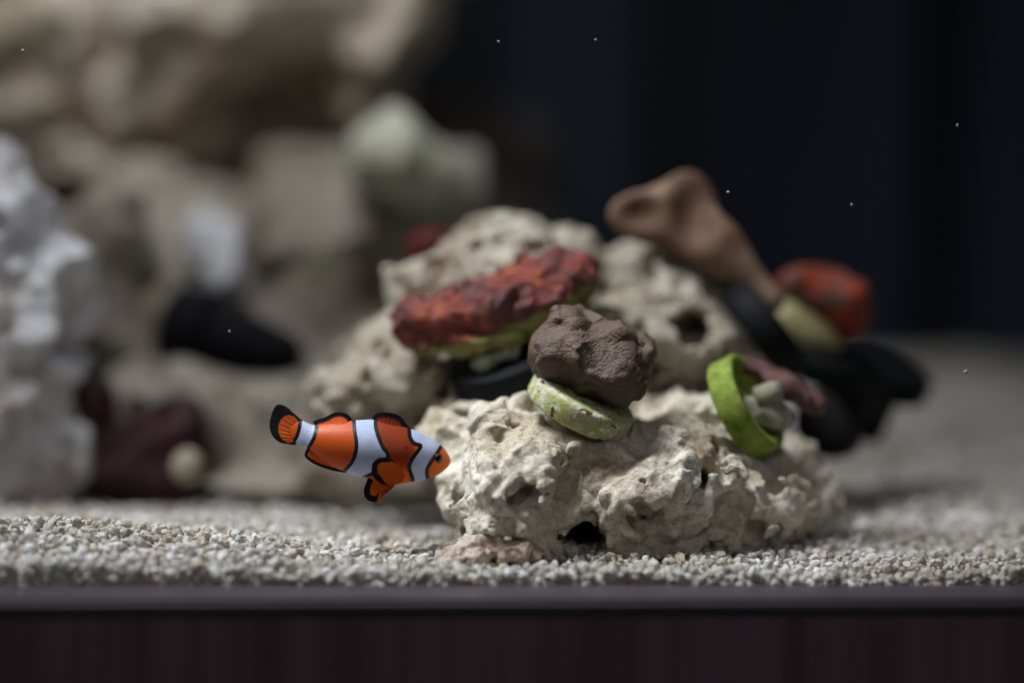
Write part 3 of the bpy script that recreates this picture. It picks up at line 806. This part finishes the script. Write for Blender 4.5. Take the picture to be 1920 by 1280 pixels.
def fin(name, base, margin, mat, off0=0.0, off1=0.0, rays=14, edge=None, thick=6.0, base_w=0.0, ns_=26, nt=90, side=1):
    b = spline(base, nt); mg = spline(margin, nt)
    sv = np.linspace(0, 1, ns_)[:, None]; tt = np.linspace(0, 1, nt)[None, :]
    X = b[None, :, 0] * (1 - sv) + mg[None, :, 0] * sv; Y = b[None, :, 1] * (1 - sv) + mg[None, :, 1] * sv
    off = off0 * (1 - sv) + off1 * sv ** 1.5 + 0 * tt
    ripple = 3.0 * sv * np.sin(tt * rays * 1.1)
    thk = (thick * (1 - .78 * sv) * (1 + .25 * np.cos(tt * rays * 2 * math.pi)) + base_w * (np.interp(b[:, 0], xs, ww) / 172)[None, :] ** 1.5 * (1 - sv) ** 2.2) * np.minimum(1, np.minimum(tt, 1 - tt) * 12 + .18)
    outl = np.vstack([b, mg[::-1]])
    tip = np.minimum.reduce([np.hypot(X - q_[0], Y - q_[1]) for q_ in spline(margin, 160)])
    E = tip if edge is None else edge(X, Y, tip)
    vs = np.concatenate([Z(X.ravel(), Y.ravel(), (off + ripple - thk).ravel()), Z(X.ravel(), Y.ravel(), (off + ripple + thk).ravel())])
    n = ns_ * nt; i = np.arange(n).reshape(ns_, nt)
    f1 = np.stack([i[:-1, :-1], i[:-1, 1:], i[1:, 1:], i[1:, :-1]], -1).reshape(-1, 4)
    ring = np.concatenate([i[0], i[1:, -1], i[-1, -2::-1], i[-2:0:-1, 0]])
    r2 = np.roll(ring, -1)
    f3 = np.stack([r2, ring, ring + n, r2 + n], -1)
    fs = np.concatenate([f1, f1[:, ::-1] + n, f3])
    at = {"edge": np.tile(E.ravel(), 2), "ray": np.tile((tt * rays + 0 * sv).ravel(), 2), "tip": np.tile(tip.ravel(), 2)}
    return mesh(name, vs, fs, mat, fish, attrs=at)

OR = (0.60, 0.088, 0.007)
fin("rear_dorsal_fin", [(560, 345), (660, 330), (780, 310), (878, 330)], [(534, 274), (580, 256), (640, 236), (690, 208), (740, 194), (795, 197), (848, 226), (888, 292)], fin_mat("rear_dorsal", OR, 36, 45), rays=13, base_w=70)
fin("front_dorsal_fin", [(1062, 330), (1150, 325), (1260, 350), (1350, 385)], [(1038, 248), (1072, 208), (1145, 196), (1228, 208), (1290, 240), (1330, 292), (1374, 348)], fin_mat("front_dorsal", (0.19, 0.020, 0.005), 34, 60), rays=12, base_w=40,
    edge=lambda X, Y, tp: np.where(X > 1290, tp + smooth(X, 1290, 1340) * 12, tp) * 1.0)
def tail_edge(X, Y, tp):
    return (1 - np.sqrt(((X - 325) / 94) ** 2 + ((Y - 342) / 119) ** 2)) * 95 + 30
fin("tail_fin", [(452, 285), (446, 320), (432, 380), (410, 445), (392, 470)], [(432, 262), (365, 207), (300, 152), (226, 134), (182, 190), (155, 290), (160, 360), (192, 420), (250, 463), (312, 473), (372, 480)], fin_mat("tail", (0.62, 0.105, 0.016), 28, 36), rays=15, edge=tail_edge, thick=9)
fin("anal_fin", [(500, 470), (600, 570), (710, 630), (815, 690)], [(480, 512), (462, 545), (472, 590), (560, 648), (690, 690), (815, 714)], fin_mat("anal", (0.60, 0.088, 0.007), 24, 31), rays=12, base_w=50)
fin("pelvic_fin", [(1010, 735), (1090, 760), (1180, 780), (1250, 790)], [(1002, 765), (974, 850), (992, 922), (1050, 952), (1108, 944), (1135, 906), (1180, 868), (1225, 828)], fin_mat("pelvic", (0.68, 0.13, 0.008), 48, 58), rays=9, off0=-40, off1=-75,
    edge=lambda X, Y, tp: tp + 60 * smooth(X + (Y - 900) * .4, 1085, 1120))
PB, PM = [(1330, 690), (1335, 715), (1325, 745), (1300, 780)], [(1262, 606), (1190, 560), (1112, 558), (1062, 598), (1048, 660), (1064, 722), (1130, 782), (1205, 802)]
pm = fin_mat("pectoral", (0.64, 0.115, 0.010), 44, 54)
fin("pectoral_fin", PB, PM, pm, off0=-172, off1=-240, rays=12, edge=lambda X, Y, tp: tp + 40 * smooth(X + (Y - 560) * .3, 1170, 1260))
fin("pectoral_fin", PB, PM, pm, off0=140, off1=225, rays=12)

t = NT("fish_eye")
e = t.attr("r")
c = t.ramp(e, [(0.0, (0.003, 0.003, 0.004)), (0.60, (0.003, 0.003, 0.004)), (0.68, (0.16, 0.05, 0.008)), (0.84, (0.10, 0.032, 0.006)), (0.95, (0.04, 0.012, 0.004))])
eye_m = t.done(c, .12, None, .5)
vs0, fs0 = ico(4)
wb = np.interp(1607, xs, ww); mid_y = np.interp(1607, xs, (uy + ly) / 2); hh = np.interp(1607, xs, (ly - uy) / 2)
eo = wb * (1 - ((588 - mid_y) / hh) ** 2) ** .575
for sd in (-1, 1):
    ev = Z(1606 + vs0[:, 0] * 42, 588 + vs0[:, 2] * 44, sd * (eo - 10) + vs0[:, 1] * 26)
    mesh("eye", ev, fs0, eye_m, fish, attrs={"r": np.hypot(vs0[:, 0], vs0[:, 2])})

# ------------------------------------------------------------------ specks drifting in the water
speck_m = plain("speck", (.40, .42, .45), .8, .2, .1)
for i, (px, py, D, r) in enumerate([(935, 78, .69, 2.2), (1365, 360, .70, 2.6), (1597, 384, .69, 2.0), (1795, 235, .71, 2.2), (1811, 697, .70, 2.6), (43, 95, .70, 2.0), (430, 621, .69, 1.8), (1117, 75, .71, 1.6)]):
    vs = vs0 * np.random.default_rng(i).uniform(.6, 1.3, 3) * r * 1.2 * PX(D) + W(px, py, D)
    o = mesh("floating_speck", vs, fs0, speck_m, loc=W(px, py, D))
    tag(o, "tiny white speck drifting in the water", "speck", "specks drifting in the water")
